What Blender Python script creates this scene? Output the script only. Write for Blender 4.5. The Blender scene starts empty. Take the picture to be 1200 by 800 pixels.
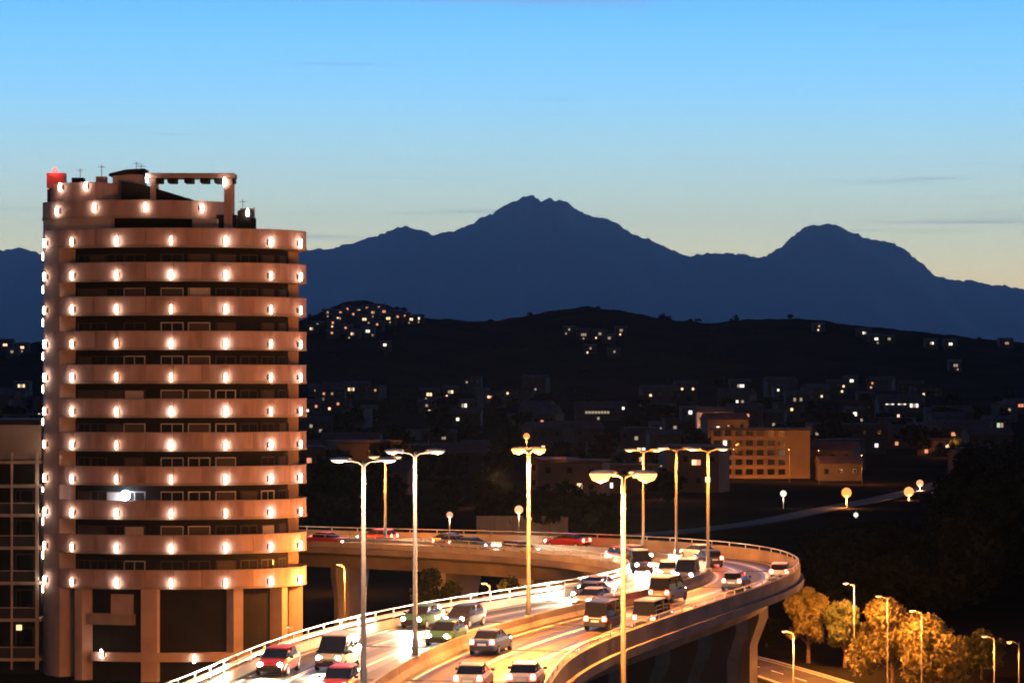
import bpy, math, random
import numpy as np
from mathutils import Vector, Matrix
random.seed(7); rng = np.random.default_rng(7)
R = math.radians
C = bpy.context.scene.collection
sc = bpy.context.scene

# ------------------------------------------------------------------ camera, sky, sun, exposure
EYE = 27.2; F = 3000.0; CX = 600.0; HY = 450.0          # photo is 1200 px wide, eye level at row 450
cam = bpy.data.cameras.new('camera'); co = bpy.data.objects.new('camera', cam); C.objects.link(co)
co.location = (0, 0, EYE); co.rotation_euler = (R(90), 0, 0)
cam.sensor_width = 36; cam.lens = 90; cam.shift_y = 50 / 1200
cam.clip_start = 1; cam.clip_end = 90000
sc.camera = co
world = bpy.data.worlds.new('World'); sc.world = world; world.use_nodes = True
SUN_ELEV = 0.5; SUN_AZ = 6.0                            # just gone behind the range, ahead of the camera
SKY = 1.8; NISHITA = 0.05; SUN = 0.03
HAZE = 1.85e-5
sc.view_settings.view_transform = 'Standard'; sc.view_settings.look = 'None'
sc.view_settings.exposure = 0; sc.view_settings.gamma = 1; sc.view_settings.use_curve_mapping = False
sc.cycles.use_denoising = True
sc.cycles.filter_width = 1.9; sc.cycles.max_bounces = 5; sc.cycles.diffuse_bounces = 2; sc.cycles.glossy_bounces = 2
sc.cycles.transmission_bounces = 3; sc.cycles.volume_bounces = 0; sc.cycles.transparent_max_bounces = 6
sc.cycles.sample_clamp_indirect = 4; sc.cycles.sample_clamp_direct = 0
sc.cycles.caustics_reflective = False; sc.cycles.caustics_refractive = False

def build_world():
    nt = world.node_tree; N = nt.nodes; L = nt.links; N.clear()
    out = N.new('ShaderNodeOutputWorld')
    tc = N.new('ShaderNodeTexCoord'); sep = N.new('ShaderNodeSeparateXYZ'); L.new(tc.outputs['Generated'], sep.inputs[0])
    # dusk colours by height above the horizon, from the pale afterglow to the deep zenith
    ramp = N.new('ShaderNodeValToRGB'); cr = ramp.color_ramp; cr.interpolation = 'B_SPLINE'
    def lin(r, g, b): return tuple(((c / 255) / 12.92 if c / 255 <= .04045 else ((c / 255 + .055) / 1.055) ** 2.4) for c in (r, g, b)) + (1,)
    mp = N.new('ShaderNodeMapRange'); mp.inputs['From Min'].default_value = 0; mp.inputs['From Max'].default_value = .5
    L.new(sep.outputs['Z'], mp.inputs['Value']); L.new(mp.outputs[0], ramp.inputs[0])
    stops = [(0.0, lin(252, 190, 110)), (.07, lin(248, 226, 168)), (.115, lin(220, 230, 200)), (.17, lin(176, 216, 224)),
             (.23, lin(132, 202, 243)), (.32, lin(78, 166, 250)), (.5, lin(40, 92, 172)), (1.0, lin(12, 26, 60))]
    while len(cr.elements) < len(stops): cr.elements.new(.5)
    for e, (p, c) in zip(cr.elements, stops): e.position = p; e.color = c
    # the afterglow fades round the compass away from the set sun
    dot = N.new('ShaderNodeVectorMath'); dot.operation = 'DOT_PRODUCT'; L.new(tc.outputs['Generated'], dot.inputs[0])
    dot.inputs[1].default_value = (math.sin(R(SUN_AZ)), math.cos(R(SUN_AZ)), 0)
    az = N.new('ShaderNodeMapRange'); az.interpolation_type = 'SMOOTHSTEP'
    az.inputs['From Min'].default_value = -.6; az.inputs['From Max'].default_value = .95
    az.inputs['To Min'].default_value = .07; az.inputs['To Max'].default_value = 1
    L.new(dot.outputs['Value'], az.inputs['Value'])
    # thin stretched cloud streaks low over the range
    mpg = N.new('ShaderNodeMapping'); L.new(tc.outputs['Generated'], mpg.inputs[0]); mpg.inputs['Scale'].default_value = (7, 7, 190)
    mpg.inputs['Location'].default_value = (2.3, 0.4, 3.1)
    nz = N.new('ShaderNodeTexNoise'); nz.inputs['Scale'].default_value = 1.0; nz.inputs['Detail'].default_value = 4; L.new(mpg.outputs[0], nz.inputs[0])
    cl = N.new('ShaderNodeMapRange'); cl.interpolation_type = 'SMOOTHSTEP'
    cl.inputs['From Min'].default_value = .6; cl.inputs['From Max'].default_value = .78; cl.inputs['To Max'].default_value = .5
    L.new(nz.outputs[0], cl.inputs['Value'])
    mix = N.new('ShaderNodeMix'); mix.data_type = 'RGBA'; L.new(cl.outputs[0], mix.inputs['Factor'])
    L.new(ramp.outputs[0], mix.inputs['A']); mix.inputs['B'].default_value = lin(120, 150, 172)
    mul = N.new('ShaderNodeMath'); mul.operation = 'MULTIPLY'; mul.inputs[1].default_value = SKY; L.new(az.outputs[0], mul.inputs[0])
    bg = N.new('ShaderNodeBackground'); L.new(mix.outputs['Result'], bg.inputs['Color']); L.new(mul.outputs[0], bg.inputs['Strength'])
    sky = N.new('ShaderNodeTexSky'); sky.sky_type = 'NISHITA'; sky.sun_disc = False
    sky.sun_elevation = R(SUN_ELEV - 3); sky.sun_rotation = R(SUN_AZ)
    bg2 = N.new('ShaderNodeBackground'); L.new(sky.outputs[0], bg2.inputs['Color']); bg2.inputs['Strength'].default_value = NISHITA
    add = N.new('ShaderNodeAddShader'); L.new(bg.outputs[0], add.inputs[0]); L.new(bg2.outputs[0], add.inputs[1])
    L.new(add.outputs[0], out.inputs['Surface'])
build_world()
sl = bpy.data.lights.new('sun', 'SUN'); sl.energy = SUN; sl.angle = R(12); sl.color = (1, .86, .7)
so = bpy.data.objects.new('sun', sl); C.objects.link(so); so.rotation_euler = (R(90 - SUN_ELEV), 0, R(180 - SUN_AZ))

# ------------------------------------------------------------------ helpers
def at(px, py, d):                       # a photo pixel at a chosen distance -> a point of the place
    return Vector(((px - CX) / F * d, d, EYE - (py - HY) / F * d))

MATS = {}
def mat(name, col, rough=.8, var=.0, scale=1.0, metal=0, emit=None, strength=0, bump=0, spec=.5, col2=None, detail=4, stretch=(1, 1, 1)):
    if name in MATS: return MATS[name]
    m = bpy.data.materials.new(name); m.use_nodes = True; nt = m.node_tree; N = nt.nodes; L = nt.links
    b = N['Principled BSDF']; b.inputs['Roughness'].default_value = rough; b.inputs['Metallic'].default_value = metal
    b.inputs['Base Color'].default_value = (*col, 1); b.inputs['Specular IOR Level'].default_value = spec
    if var or bump or col2:
        tc = N.new('ShaderNodeTexCoord'); mp = N.new('ShaderNodeMapping'); mp.inputs['Scale'].default_value = stretch
        L.new(tc.outputs['Object'], mp.inputs[0])
        nz = N.new('ShaderNodeTexNoise'); nz.inputs['Scale'].default_value = scale; nz.inputs['Detail'].default_value = detail
        L.new(mp.outputs[0], nz.inputs[0])
        cr = N.new('ShaderNodeValToRGB'); cr.color_ramp.elements[0].position = .3; cr.color_ramp.elements[1].position = .72
        c2 = col2 or tuple(min(1, c * (1 + var)) for c in col)
        cr.color_ramp.elements[0].color = (*[c * (1 - var) for c in col], 1); cr.color_ramp.elements[1].color = (*c2, 1)
        L.new(nz.outputs[0], cr.inputs[0]); L.new(cr.outputs[0], b.inputs['Base Color'])
        if bump:
            n2 = N.new('ShaderNodeTexNoise'); n2.inputs['Scale'].default_value = scale * 7; n2.inputs['Detail'].default_value = 5
            L.new(mp.outputs[0], n2.inputs[0])
            bp = N.new('ShaderNodeBump'); bp.inputs['Strength'].default_value = bump; bp.inputs['Distance'].default_value = .05
            L.new(n2.outputs[0], bp.inputs['Height']); L.new(bp.outputs[0], b.inputs['Normal'])
    if emit:
        b.inputs['Emission Color'].default_value = (*emit, 1); b.inputs['Emission Strength'].default_value = strength
    MATS[name] = m
    return m

class MB:
    def __init__(s): s.v = []; s.f = []
    def add(s, vs, fs):
        o = len(s.v); s.v += [tuple(v) for v in vs]; s.f += [tuple(i + o for i in f) for f in fs]; return s
    def box(s, c, d, rz=0, M=None):
        hx, hy, hz = d[0] / 2, d[1] / 2, d[2] / 2
        vs = [Vector((x, y, z)) for z in (-hz, hz) for y in (-hy, hy) for x in (-hx, hx)]
        if M is None: M = Matrix.Translation(c) @ Matrix.Rotation(rz, 4, 'Z')
        return s.add([M @ v for v in vs], [(0, 2, 3, 1), (4, 5, 7, 6), (0, 1, 5, 4), (2, 6, 7, 3), (0, 4, 6, 2), (1, 3, 7, 5)])
    def tube(s, pts, rads, n=8, cap=True):
        pts = [Vector(p) for p in pts]
        if not hasattr(rads, '__len__'): rads = [rads] * len(pts)
        vs = []; fs = []
        for i, p in enumerate(pts):
            t = (pts[min(i + 1, len(pts) - 1)] - pts[max(i - 1, 0)]).normalized()
            a = Vector((0, 0, 1)) if abs(t.z) < .9 else Vector((1, 0, 0))
            u = t.cross(a).normalized(); w = t.cross(u)
            vs += [p + (u * math.cos(k * 2 * math.pi / n) + w * math.sin(k * 2 * math.pi / n)) * rads[i] for k in range(n)]
        for i in range(len(pts) - 1):
            for k in range(n):
                a = i * n + k; b = i * n + (k + 1) % n; fs.append((a, b, b + n, a + n))
        if cap: fs += [tuple(range(n))[::-1], tuple(range((len(pts) - 1) * n, len(pts) * n))]
        return s.add(vs, fs)
    def loft(s, secs):
        n = len(secs[0]); vs = [p for q in secs for p in q]; fs = []
        for i in range(len(secs) - 1):
            for k in range(n):
                a = i * n + k; b = i * n + (k + 1) % n; fs.append((a, b, b + n, a + n))
        fs += [tuple(range(n))[::-1], tuple(range((len(secs) - 1) * n, len(secs) * n))]
        return s.add(vs, fs)
    def ring(s, ri, ro, z0, z1, a0=0, a1=2 * math.pi, n=96, c=(0, 0)):      # part of a round wall, angle 0 faces -Y
        vs = []; fs = []; full = abs(a1 - a0 - 2 * math.pi) < 1e-6; m = n if full else n + 1
        for i in range(m):
            a = a0 + (a1 - a0) * i / n; sx, cy = math.sin(a), -math.cos(a)
            vs += [(c[0] + sx * r, c[1] + cy * r, z) for r, z in ((ri, z0), (ro, z0), (ro, z1), (ri, z1))]
        for i in range(n):
            j = (i + 1) % m
            for k in range(4): fs.append((i * 4 + k, i * 4 + (k + 1) % 4, j * 4 + (k + 1) % 4, j * 4 + k))
        if not full: fs += [(0, 3, 2, 1), tuple(n * 4 + k for k in range(4))]
        return s.add(vs, fs)
    def mesh(s, name, smooth=False):
        me = bpy.data.meshes.new(name); me.from_pydata(s.v, [], s.f); me.update()
        if smooth: me.shade_smooth()
        return me
    def build(s, name, m, parent=None, loc=None, smooth=False):
        return link(name, s.mesh(name, smooth), m, parent, loc)
def link(name, me, m, parent=None, loc=None):
    if m is not None and not len(me.materials): me.materials.append(m)
    o = bpy.data.objects.new(name, me); C.objects.link(o)
    if parent: o.parent = parent
    if loc is not None: o.location = loc
    return o
def tag(o, label=None, cat=None, group=None, kind=None):
    if label: o['label'] = label
    if cat: o['category'] = cat
    if group: o['group'] = group
    if kind: o['kind'] = kind
    return o
def thing(name, label, cat, loc=(0, 0, 0), rz=0, group=None):
    o = bpy.data.objects.new(name, None); C.objects.link(o); o.location = loc; o.rotation_euler = (0, 0, rz)
    o.empty_display_size = .3
    return tag(o, label, cat, group)
def copy_tree(o, parent=None):
    c = o.copy(); C.objects.link(c); c.parent = parent
    for ch in KIDS(o): copy_tree(ch, c)
    return c
def KIDS(o): return [k for k in bpy.data.objects if k.parent == o]
def lamp(parent, loc, watts, col, radius=.15, kind='POINT', rot=None, size=None, blend=.5):
    l = bpy.data.lights.new('lamp_light', kind); l.energy = watts; l.color = col; l.shadow_soft_size = radius
    if kind == 'SPOT': l.spot_size = size; l.spot_blend = blend
    o = bpy.data.objects.new('lamp_light', l); C.objects.link(o); o.parent = parent; o.location = loc
    if rot: o.rotation_euler = rot
    return o

SODIUM = (1.0, .31, .05); WARM = (1.0, .72, .42); WHITE = (1.0, .93, .82)
concrete = mat('concrete', (.30, .27, .25), .85, .25, .35, bump=.3)
concrete_dark = mat('old_concrete', (.20, .17, .15), .9, .35, .25, bump=.3)
steel = mat('galvanised_steel', (.4, .39, .38), .45, .15, 2.0, metal=.55)
polepaint = mat('pale_pole_paint', (.15, .15, .155), .5, .12, 1.5)
dark = mat('dark_fitting', (.03, .03, .035), .6)

# ------------------------------------------------------------------ terrain
def sstep(a, b, v): t = np.clip((v - a) / (b - a), 0, 1); return t * t * (3 - 2 * t)
HILL = np.array([(-600, 415), (-100, 404), (0, 400), (40, 404), (100, 396), (200, 390), (300, 386), (350, 379), (380, 368), (405, 358), (430, 353), (455, 358),
                 (490, 372), (540, 376), (580, 377), (610, 373), (650, 364), (690, 360), (730, 366), (780, 376), (830, 382), (880, 378), (940, 376),
                 (980, 382), (1040, 388), (1100, 395), (1200, 403), (1300, 408), (1900, 418)], float)
def wob(x, y, s, ph=0): return (np.sin(x / s + ph) * np.cos(y / s * 1.3 + ph * 2) + .5 * np.sin(x / s * 2.3 + y / s * 1.7 + ph * 3))
HD = 2200.0
def gz(x, y):
    x = np.asarray(x, float); y = np.asarray(y, float)
    far = sstep(700, 1500, y)
    z = sstep(750, 1700, y) * 18 + far * wob(x, y, 160.) * 1.6
    top = EYE - (np.interp(x / HD * F + CX, HILL[:, 0], HILL[:, 1]) - HY) / F * HD
    bump = np.where(y < HD, sstep(1550, HD, y) ** 1.3, 1 - .85 * sstep(HD, 3600, y))
    ruff = sstep(1600, 2000, y) * (1 - sstep(3000, 4000, y)) * (wob(x, y, 27., 1.) * 1.1 + wob(x, y, 9., 4.) * .8)
    return z + (top - 18) * bump + ruff
def build_ground():
    ys = np.unique(np.concatenate([np.linspace(-400, 700, 30), np.linspace(700, 1600, 50), np.linspace(1600, 2700, 100), np.geomspace(2700, 54000, 34)]))
    us = np.unique(np.concatenate([np.linspace(-.24, .24, 420), -np.geomspace(.24, 1.3, 14), np.geomspace(.24, 1.3, 14)]))
    Y, U = np.meshgrid(ys, us, indexing='ij'); X = U * np.maximum(Y, 900)
    Z = gz(X, Y); n, m = Y.shape
    me = bpy.data.meshes.new('ground'); idx = np.arange(n * m).reshape(n, m)
    q = np.stack([idx[:-1, :-1], idx[:-1, 1:], idx[1:, 1:], idx[1:, :-1]], -1).reshape(-1, 4)
    me.from_pydata(np.stack([X, Y, Z], -1).reshape(-1, 3).tolist(), [], q.tolist()); me.shade_smooth()
    o = link('ground', me, mat('ground_soil', (.013, .013, .011), .97, .5, .02, detail=8, spec=0, col2=(.024, .021, .016)))
    tag(o, 'dark ground of the valley running up to the low hills', kind='structure')
build_ground()

MOUNT = [(-500, 330), (-100, 306), (0, 293), (30, 290), (60, 300), (120, 310), (200, 306), (300, 298), (356, 292), (375, 289), (400, 287), (422, 283), (440, 276), (460, 270), (475, 267),
         (495, 271), (510, 274), (530, 271), (545, 266), (560, 258), (575, 250), (590, 241), (605, 233), (615, 229), (622, 228), (632, 232), (645, 233), (658, 235), (668, 238), (680, 247), (700, 253), (720, 261),
         (740, 273), (755, 278), (770, 285), (785, 291), (800, 297), (815, 301), (845, 295), (870, 297), (890, 301), (905, 295), (920, 286), (932, 273), (942, 265), (952, 263),
         (962, 264), (970, 261), (985, 265), (1000, 273), (1012, 279), (1030, 281), (1048, 286), (1062, 295), (1078, 308), (1100, 324), (1150, 333), (1200, 338), (1400, 350), (1800, 372)]
def build_mountains():
    D = 45000.0; P = np.array(MOUNT, float)
    px = np.arange(-500, 1801, 3.0); top = EYE - (np.interp(px, P[:, 0], P[:, 1]) - HY) / F * D
    jag = np.zeros_like(px)
    for k, a in ((9, 16), (5, 12), (23, 14)): jag += np.interp(px, px[::max(1, k // 3)], rng.normal(0, a, len(px[::max(1, k // 3)])))
    top = top + jag
    x = (px - CX) / F * D
    rows = np.concatenate([np.linspace(-9500, 0, 34), np.linspace(900, 6000, 8)])
    vs = []; n = len(px)
    for r in rows:
        f = 1 - abs(r) / (9600 if r < 0 else 6200); f = f ** 1.15
        spur = 130 * np.sin(x / 620 + 1.2 * np.sin(r / 1700)) + 70 * np.sin(x / 270 + r / 900)
        vs.append(np.stack([x, np.full(n, D + r), 55 + np.maximum(0, top - 55) * f + spur * math.sin(math.pi * f) * .8 * (top - 55) / 1800], -1))
    idx = np.arange(len(rows) * n).reshape(len(rows), n)
    q = np.stack([idx[:-1, :-1], idx[:-1, 1:], idx[1:, 1:], idx[1:, :-1]], -1).reshape(-1, 4)
    me = bpy.data.meshes.new('mountain_range'); me.from_pydata(np.concatenate(vs).tolist(), [], q.tolist()); me.shade_smooth()
    o = link('mountain_range', me, mat('mountain_rock', (.06, .065, .07), .95, .3, .0006, detail=8))
    tag(o, 'blue mountain range with two peaks against the dusk sky', kind='structure')
build_mountains()

# ------------------------------------------------------------------ the viaduct: three lines read off the photo at their own heights
DECK = 11.0
def trace(pts, z): return [Vector(((px - CX) / F * (EYE - z) * F / (py - HY), (EYE - z) * F / (py - HY))) for px, py in pts]
LC = trace([(227, 800), (276, 770), (325, 750), (390, 732), (428, 723), (484, 711), (564, 698), (648, 686), (712, 676)], 12.0)
LC = [Vector((-26, 92)), Vector((-20.5, 112))] + LC + [Vector((10.2, 210)), Vector((10.6, 219)), Vector((8.2, 229))] + trace([(640, 652), (580, 646), (420, 638), (356, 636)], 11.3) + [Vector((-40, 266)), Vector((-75, 282))]
MC = trace([(436, 800), (480, 768), (540, 744), (620, 720), (700, 703), (763, 690), (808, 679), (833, 670)], 11.8)
MC = [Vector((-12.5, 92)), Vector((-9.6, 112))] + MC + [Vector((17.6, 220)), Vector((16.2, 230.5)), Vector((11.5, 239)), Vector((4, 245.5))] + trace([(500, 631), (356, 629)], 11.8) + [Vector((-40, 274)), Vector((-75, 290))]
RC = trace([(641, 800), (649, 780), (682, 757), (740, 736), (795, 719), (853, 698), (912, 680), (936, 668), (940, 660), (930, 651), (885, 640), (795, 633), (660, 627), (500, 624), (356, 622)], 12.0)
RC = [Vector((-1.0, 92)), Vector((.6, 112))] + RC + [Vector((-40, 281)), Vector((-75, 297))]
def spline(P, step=1.0):
    P = [Vector((p.x, p.y)) for p in P]
    for _ in range(2):                                           # ease hand-read corners
        P = [P[0]] + [(P[i - 1] + P[i] * 4 + P[i + 1]) / 6 for i in range(1, len(P) - 1)] + [P[-1]]
    Q = []
    for i in range(len(P) - 1):
        p0, p1, p2, p3 = P[max(i - 1, 0)], P[i], P[i + 1], P[min(i + 2, len(P) - 1)]
        n = max(2, int((p2 - p1).length / .5)); 
        t0 = 0; t1 = t0 + max((p1 - p0).length, .01) ** .5; t2 = t1 + (p2 - p1).length ** .5; t3 = t2 + max((p3 - p2).length, .01) ** .5
        for k in range(n):
            t = t1 + (t2 - t1) * k / n
            A1 = p0 * ((t1 - t) / (t1 - t0)) + p1 * ((t - t0) / (t1 - t0)); A2 = p1 * ((t2 - t) / (t2 - t1)) + p2 * ((t - t1) / (t2 - t1)); A3 = p2 * ((t3 - t) / (t3 - t2)) + p3 * ((t - t2) / (t3 - t2))
            B1 = A1 * ((t2 - t) / (t2 - t0)) + A2 * ((t - t0) / (t2 - t0)); B2 = A2 * ((t3 - t) / (t3 - t1)) + A3 * ((t - t1) / (t3 - t1))
            Q.append(B1 * ((t2 - t) / (t2 - t1)) + B2 * ((t - t1) / (t2 - t1)))
    Q.append(P[-1]); return resample(Q, step)
def resample(Q, step):
    L = [0]
    for a, b in zip(Q, Q[1:]): L.append(L[-1] + (b - a).length)
    n = int(L[-1] / step); xs = np.interp(np.linspace(0, L[-1], n + 1), L, [q.x for q in Q]); ys = np.interp(np.linspace(0, L[-1], n + 1), L, [q.y for q in Q])
    return [Vector((x, y)) for x, y in zip(xs, ys)]
LL, MM, RR = spline(LC), spline(MC), spline(RC)
def tang(Q, i): return (Q[min(i + 2, len(Q) - 1)] - Q[max(i - 2, 0)]).normalized()
def hit(p, d, Q):                                                # distance from p along d to the line Q
    best = None
    for a, b in zip(Q, Q[1:]):
        e = b - a; den = d.x * e.y - d.y * e.x
        if abs(den) < 1e-9: continue
        w = a - p; t = (w.x * e.y - w.y * e.x) / den; u = (w.x * d.y - w.y * d.x) / den
        if t > 0 and -.001 <= u <= 1.001 and (best is None or t < best): best = t
    return best if best and best < 16 else None
WLf = []; WRt = []
for i, p in enumerate(MM):
    t = tang(MM, i); n = Vector((-t.y, t.x)); WLf.append(hit(p, n, LL)); WRt.append(hit(p, -n, RR))
def fill(W):
    k = [i for i, w in enumerate(W) if w]; a = np.interp(range(len(W)), k, [W[i] for i in k])
    return np.convolve(np.pad(a, 7, mode='edge'), np.ones(15) / 15, 'valid')
WLf = np.minimum(fill(WLf), 10.5); WRt = np.minimum(fill(WRt), 10.5)
def off(i, s):                                                   # s in -1..1: -1 the inner edge, 0 the median, 1 the outer edge
    t = tang(MM, i); n = Vector((-t.y, t.x)); return MM[i] + (n * (WLf[i] * -s) if s < 0 else -n * (WRt[i] * s))
def offm(i, m): t = tang(MM, i); n = Vector((-t.y, t.x)); return MM[i] - n * m
NM = len(MM)
def line_s(s): return [off(i, s) for i in range(NM)]
INNER = resample(line_s(-1), 1.0); OUTER = resample(line_s(1), 1.0)
def sweep(Q, prof, z=DECK, i0=0, i1=None, closed=True):          # prof: (right of travel, up)
    i1 = len(Q) - 1 if i1 is None else min(i1, len(Q) - 1); mb = MB(); secs = []
    for i in range(i0, i1 + 1):
        t = tang(Q, i); n = Vector((t.y, -t.x)); secs.append([Vector((Q[i].x + n.x * a, Q[i].y + n.y * a, z + h)) for a, h in prof])
    return mb.loft(secs)
def strip(sa, sb, z, i0=0, i1=None, da=0, db=0):
    i1 = NM - 1 if i1 is None else min(i1, NM - 1); mb = MB(); vs = []; fs = []
    for i in range(i0, i1 + 1):
        t = tang(MM, i); n = Vector((-t.y, t.x)); a = off(i, sa) - n * da; b = off(i, sb) - n * db; vs += [(a.x, a.y, z), (b.x, b.y, z)]
    for k in range(i1 - i0): fs.append((2 * k, 2 * k + 1, 2 * k + 3, 2 * k + 2))
    return mb.add(vs, fs)

def asphalt_mat():
    m = mat('asphalt', (.062, .058, .055), .5, .3, .6, bump=.2, spec=.35)
    return m
def build_viaduct():
    v = thing('viaduct', 'concrete viaduct on piers curving round in a hairpin beside the tower', 'viaduct')
    # box girder under the road: top slab with cantilevers and a narrower web
    secs = []
    for i in range(0, NM, 1):
        a = off(i, -1); b = off(i, 1); u = (b - a).normalized(); a = a - u * .45; b = b + u * .45; w = (b - a).length
        P = lambda f, z: Vector((*(a + u * f), DECK + z))
        secs.append([P(0, -.02), P(w, -.02), P(w, -.55), P(w - 2.2, -1.0), P(w - 2.9, -2.2), P(2.9, -2.2), P(2.2, -1.0), P(0, -.55)])
    MB().loft(secs).build('deck', concrete_dark, v)
    # New-Jersey style parapets cast in lengths, a joint between them
    jersey = [(-.3, 0), (.3, 0), (.3, .1), (.12, .42), (.1, .85), (-.1, .85), (-.12, .42), (-.3, .1)]
    wall = [(-.16, -.5), (.16, -.5), (.16, 1.0), (-.16, 1.0)]
    for Q, prof, name, m in ((line_s(0), jersey, 'median_barrier', concrete_dark), (OUTER, wall, 'parapet', concrete_dark), (INNER, wall, 'parapet', concrete)):
        Q = [q for q in Q]
        step = 8
        for i in range(0, len(Q) - 1, step):
            e = min(i + step, len(Q) - 1)
            if e - i < 2: continue
            pr = prof if Q is not INNER else prof
            mb = MB(); secs = []
            for k in range(i, e + 1):
                t = tang(Q, k); n = Vector((t.y, -t.x)); sh = t * (.03 if k == i else -.03 if k == e else 0)
                low = .55 if name == 'parapet' and m is concrete else 1
                secs.append([Vector((Q[k].x + n.x * a + sh.x, Q[k].y + n.y * a + sh.y, DECK + (h * low if h > 0 else h))) for a, h in pr])
            mb.loft(secs).build(name, m, v)
    # steel guard rail on the inner kerb wall
    rail = sweep(INNER, [(-.03, .95), (.05, .88), (.02, .8), (.05, .72), (-.03, .65)]).build('guard_rail', steel, v)
    sweep(INNER, [(-.02, 1.2), (.04, 1.2), (.04, 1.27), (-.02, 1.27)]).build('handrail', steel, rail)
    post = MB().box((0, 0, .91), (.1, .1, .74)).mesh('post')
    for i in range(1, len(INNER), 3):
        o = link('post', post, steel, rail); t = tang(INNER, i); o.location = (INNER[i].x, INNER[i].y, DECK); o.rotation_euler = (0, 0, math.atan2(t.y, t.x))
    rail2 = sweep(OUTER, [(-.04, 1.3), (.04, 1.3), (.04, 1.38), (-.04, 1.38)]).build('guard_rail', steel, v)
    p2 = MB().box((0, 0, 1.15), (.08, .08, .34)).mesh('post')
    for i in range(1, len(OUTER), 3):
        o = link('post', p2, steel, rail2); t = tang(OUTER, i); o.location = (OUTER[i].x, OUTER[i].y, DECK); o.rotation_euler = (0, 0, math.atan2(t.y, t.x))
    # wall piers with a flared head
    for i in range(6, NM, 12):
        a = off(i, -1); b = off(i, 1); c = (a + b) / 2; u = (b - a).normalized(); w = (b - a).length; rz = math.atan2(u.y, u.x)
        hw = w / 2 - 3.2
        def sec(z, h, t): return [Vector((-h, -t, z)), Vector((-h - t * .7, 0, z)), Vector((-h, t, z)), Vector((h, t, z)), Vector((h + t * .7, 0, z)), Vector((h, -t, z))]
        o = MB().loft([sec(-.4, hw * .8, .9), sec(5.5, hw * .8, .9), sec(7.8, hw, 1.05), sec(DECK - 2.2, hw, 1.05)]).build('pier', concrete, v)
        o.location = (c.x, c.y, 0); o.rotation_euler = (0, 0, rz)
build_viaduct()

paint = mat('road_paint', (.78, .76, .7), .5, .25, 3.0)
def build_roads():
    track = mat('polished_asphalt', (.036, .034, .033), .3, .3, .5, bump=.12, spec=.5); joint = mat('joint_steel', (.02, .02, .02), .7)
    asp = asphalt_mat()
    for sa, sb, da, db, lab in ((-1, 0, .2, -.32, 'inner carriageway of the viaduct filled with oncoming headlights'), (0, 1, .32, -.2, 'outer carriageway of the viaduct with red tail lights')):
        o = strip(sa, sb, DECK, da=da, db=db).build('road', asp); tag(o, lab, kind='structure')
        # worn edge lines, solid lane lines mimicking light trails
        sgn = -1 if sa < 0 else 1
        strip(sa, sa, DECK + .006, da=.62, db=.80).build('edge_line', paint, o)
        strip(sb, sb, DECK + .006, da=-.86, db=-.68).build('edge_line', paint, o)
        for f in (.21, .51, .81):                         # tyre-polished tracks, two to a lane, added to streak the lamp reflections
            for e in (-.85, .85): strip(sgn * f, sgn * f, DECK + .003, da=e - .28, db=e + .28).build('wheel_track', track, o)
        for i in range(14, NM - 4, 17):                   # steel expansion joints over the piers
            strip(sa, sb, DECK + .009, i, i + 1, da=.35, db=-.4).build('expansion_joint', joint, o).scale = (1, 1, 1)
        for f in (.35, .37, .64, .66):  # unbroken double lines added to read as long light trails
            strip(sgn * f, sgn * f, DECK + .006, da=-.075, db=.075).build('trail_lane_line', paint, o)
build_roads()

# ------------------------------------------------------------------ lamp posts
sod_hot = mat('sodium_lamp_glass', (.08, .05, .03), .4, emit=(1.0, .44, .10), strength=4)
sod_mid = mat('warm_lamp_glass', (.08, .06, .05), .4, emit=(1.0, .66, .34), strength=2.2)
white_glass = mat('white_lamp_glass', (.1, .1, .1), .4, emit=(1.0, .86, .72), strength=1.6)
def head_mesh():
    mb = MB(); secs = []
    for x, w, h in ((-.5, .1, .05), (-.42, .17, .1), (0, .2, .14), (.35, .15, .12), (.5, .06, .06)):
        secs.append([Vector((x, -w, 0)), Vector((x, w, 0)), Vector((x, w * .8, h * .7)), Vector((x, 0, h)), Vector((x, -w * .8, h * .7))])
    return mb.loft(secs).mesh('lamp_head')
def glass_mesh():
    mb = MB(); secs = []
    for x, w, h in ((-.44, .06, .02), (-.36, .14, .09), (-.1, .17, .13), (.12, .13, .09), (.22, .06, .02)):
        secs.append([Vector((x, -w, -.002)), Vector((x, w, -.002)), Vector((x, w * .7, -h * .8)), Vector((x, 0, -h)), Vector((x, -w * .7, -h * .8))])
    return mb.loft(secs).mesh('lamp_glass')
HEAD = head_mesh(); GLASS = glass_mesh(); HEADM = mat('lamp_housing', (.55, .53, .5), .5, .1, 2)
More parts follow.
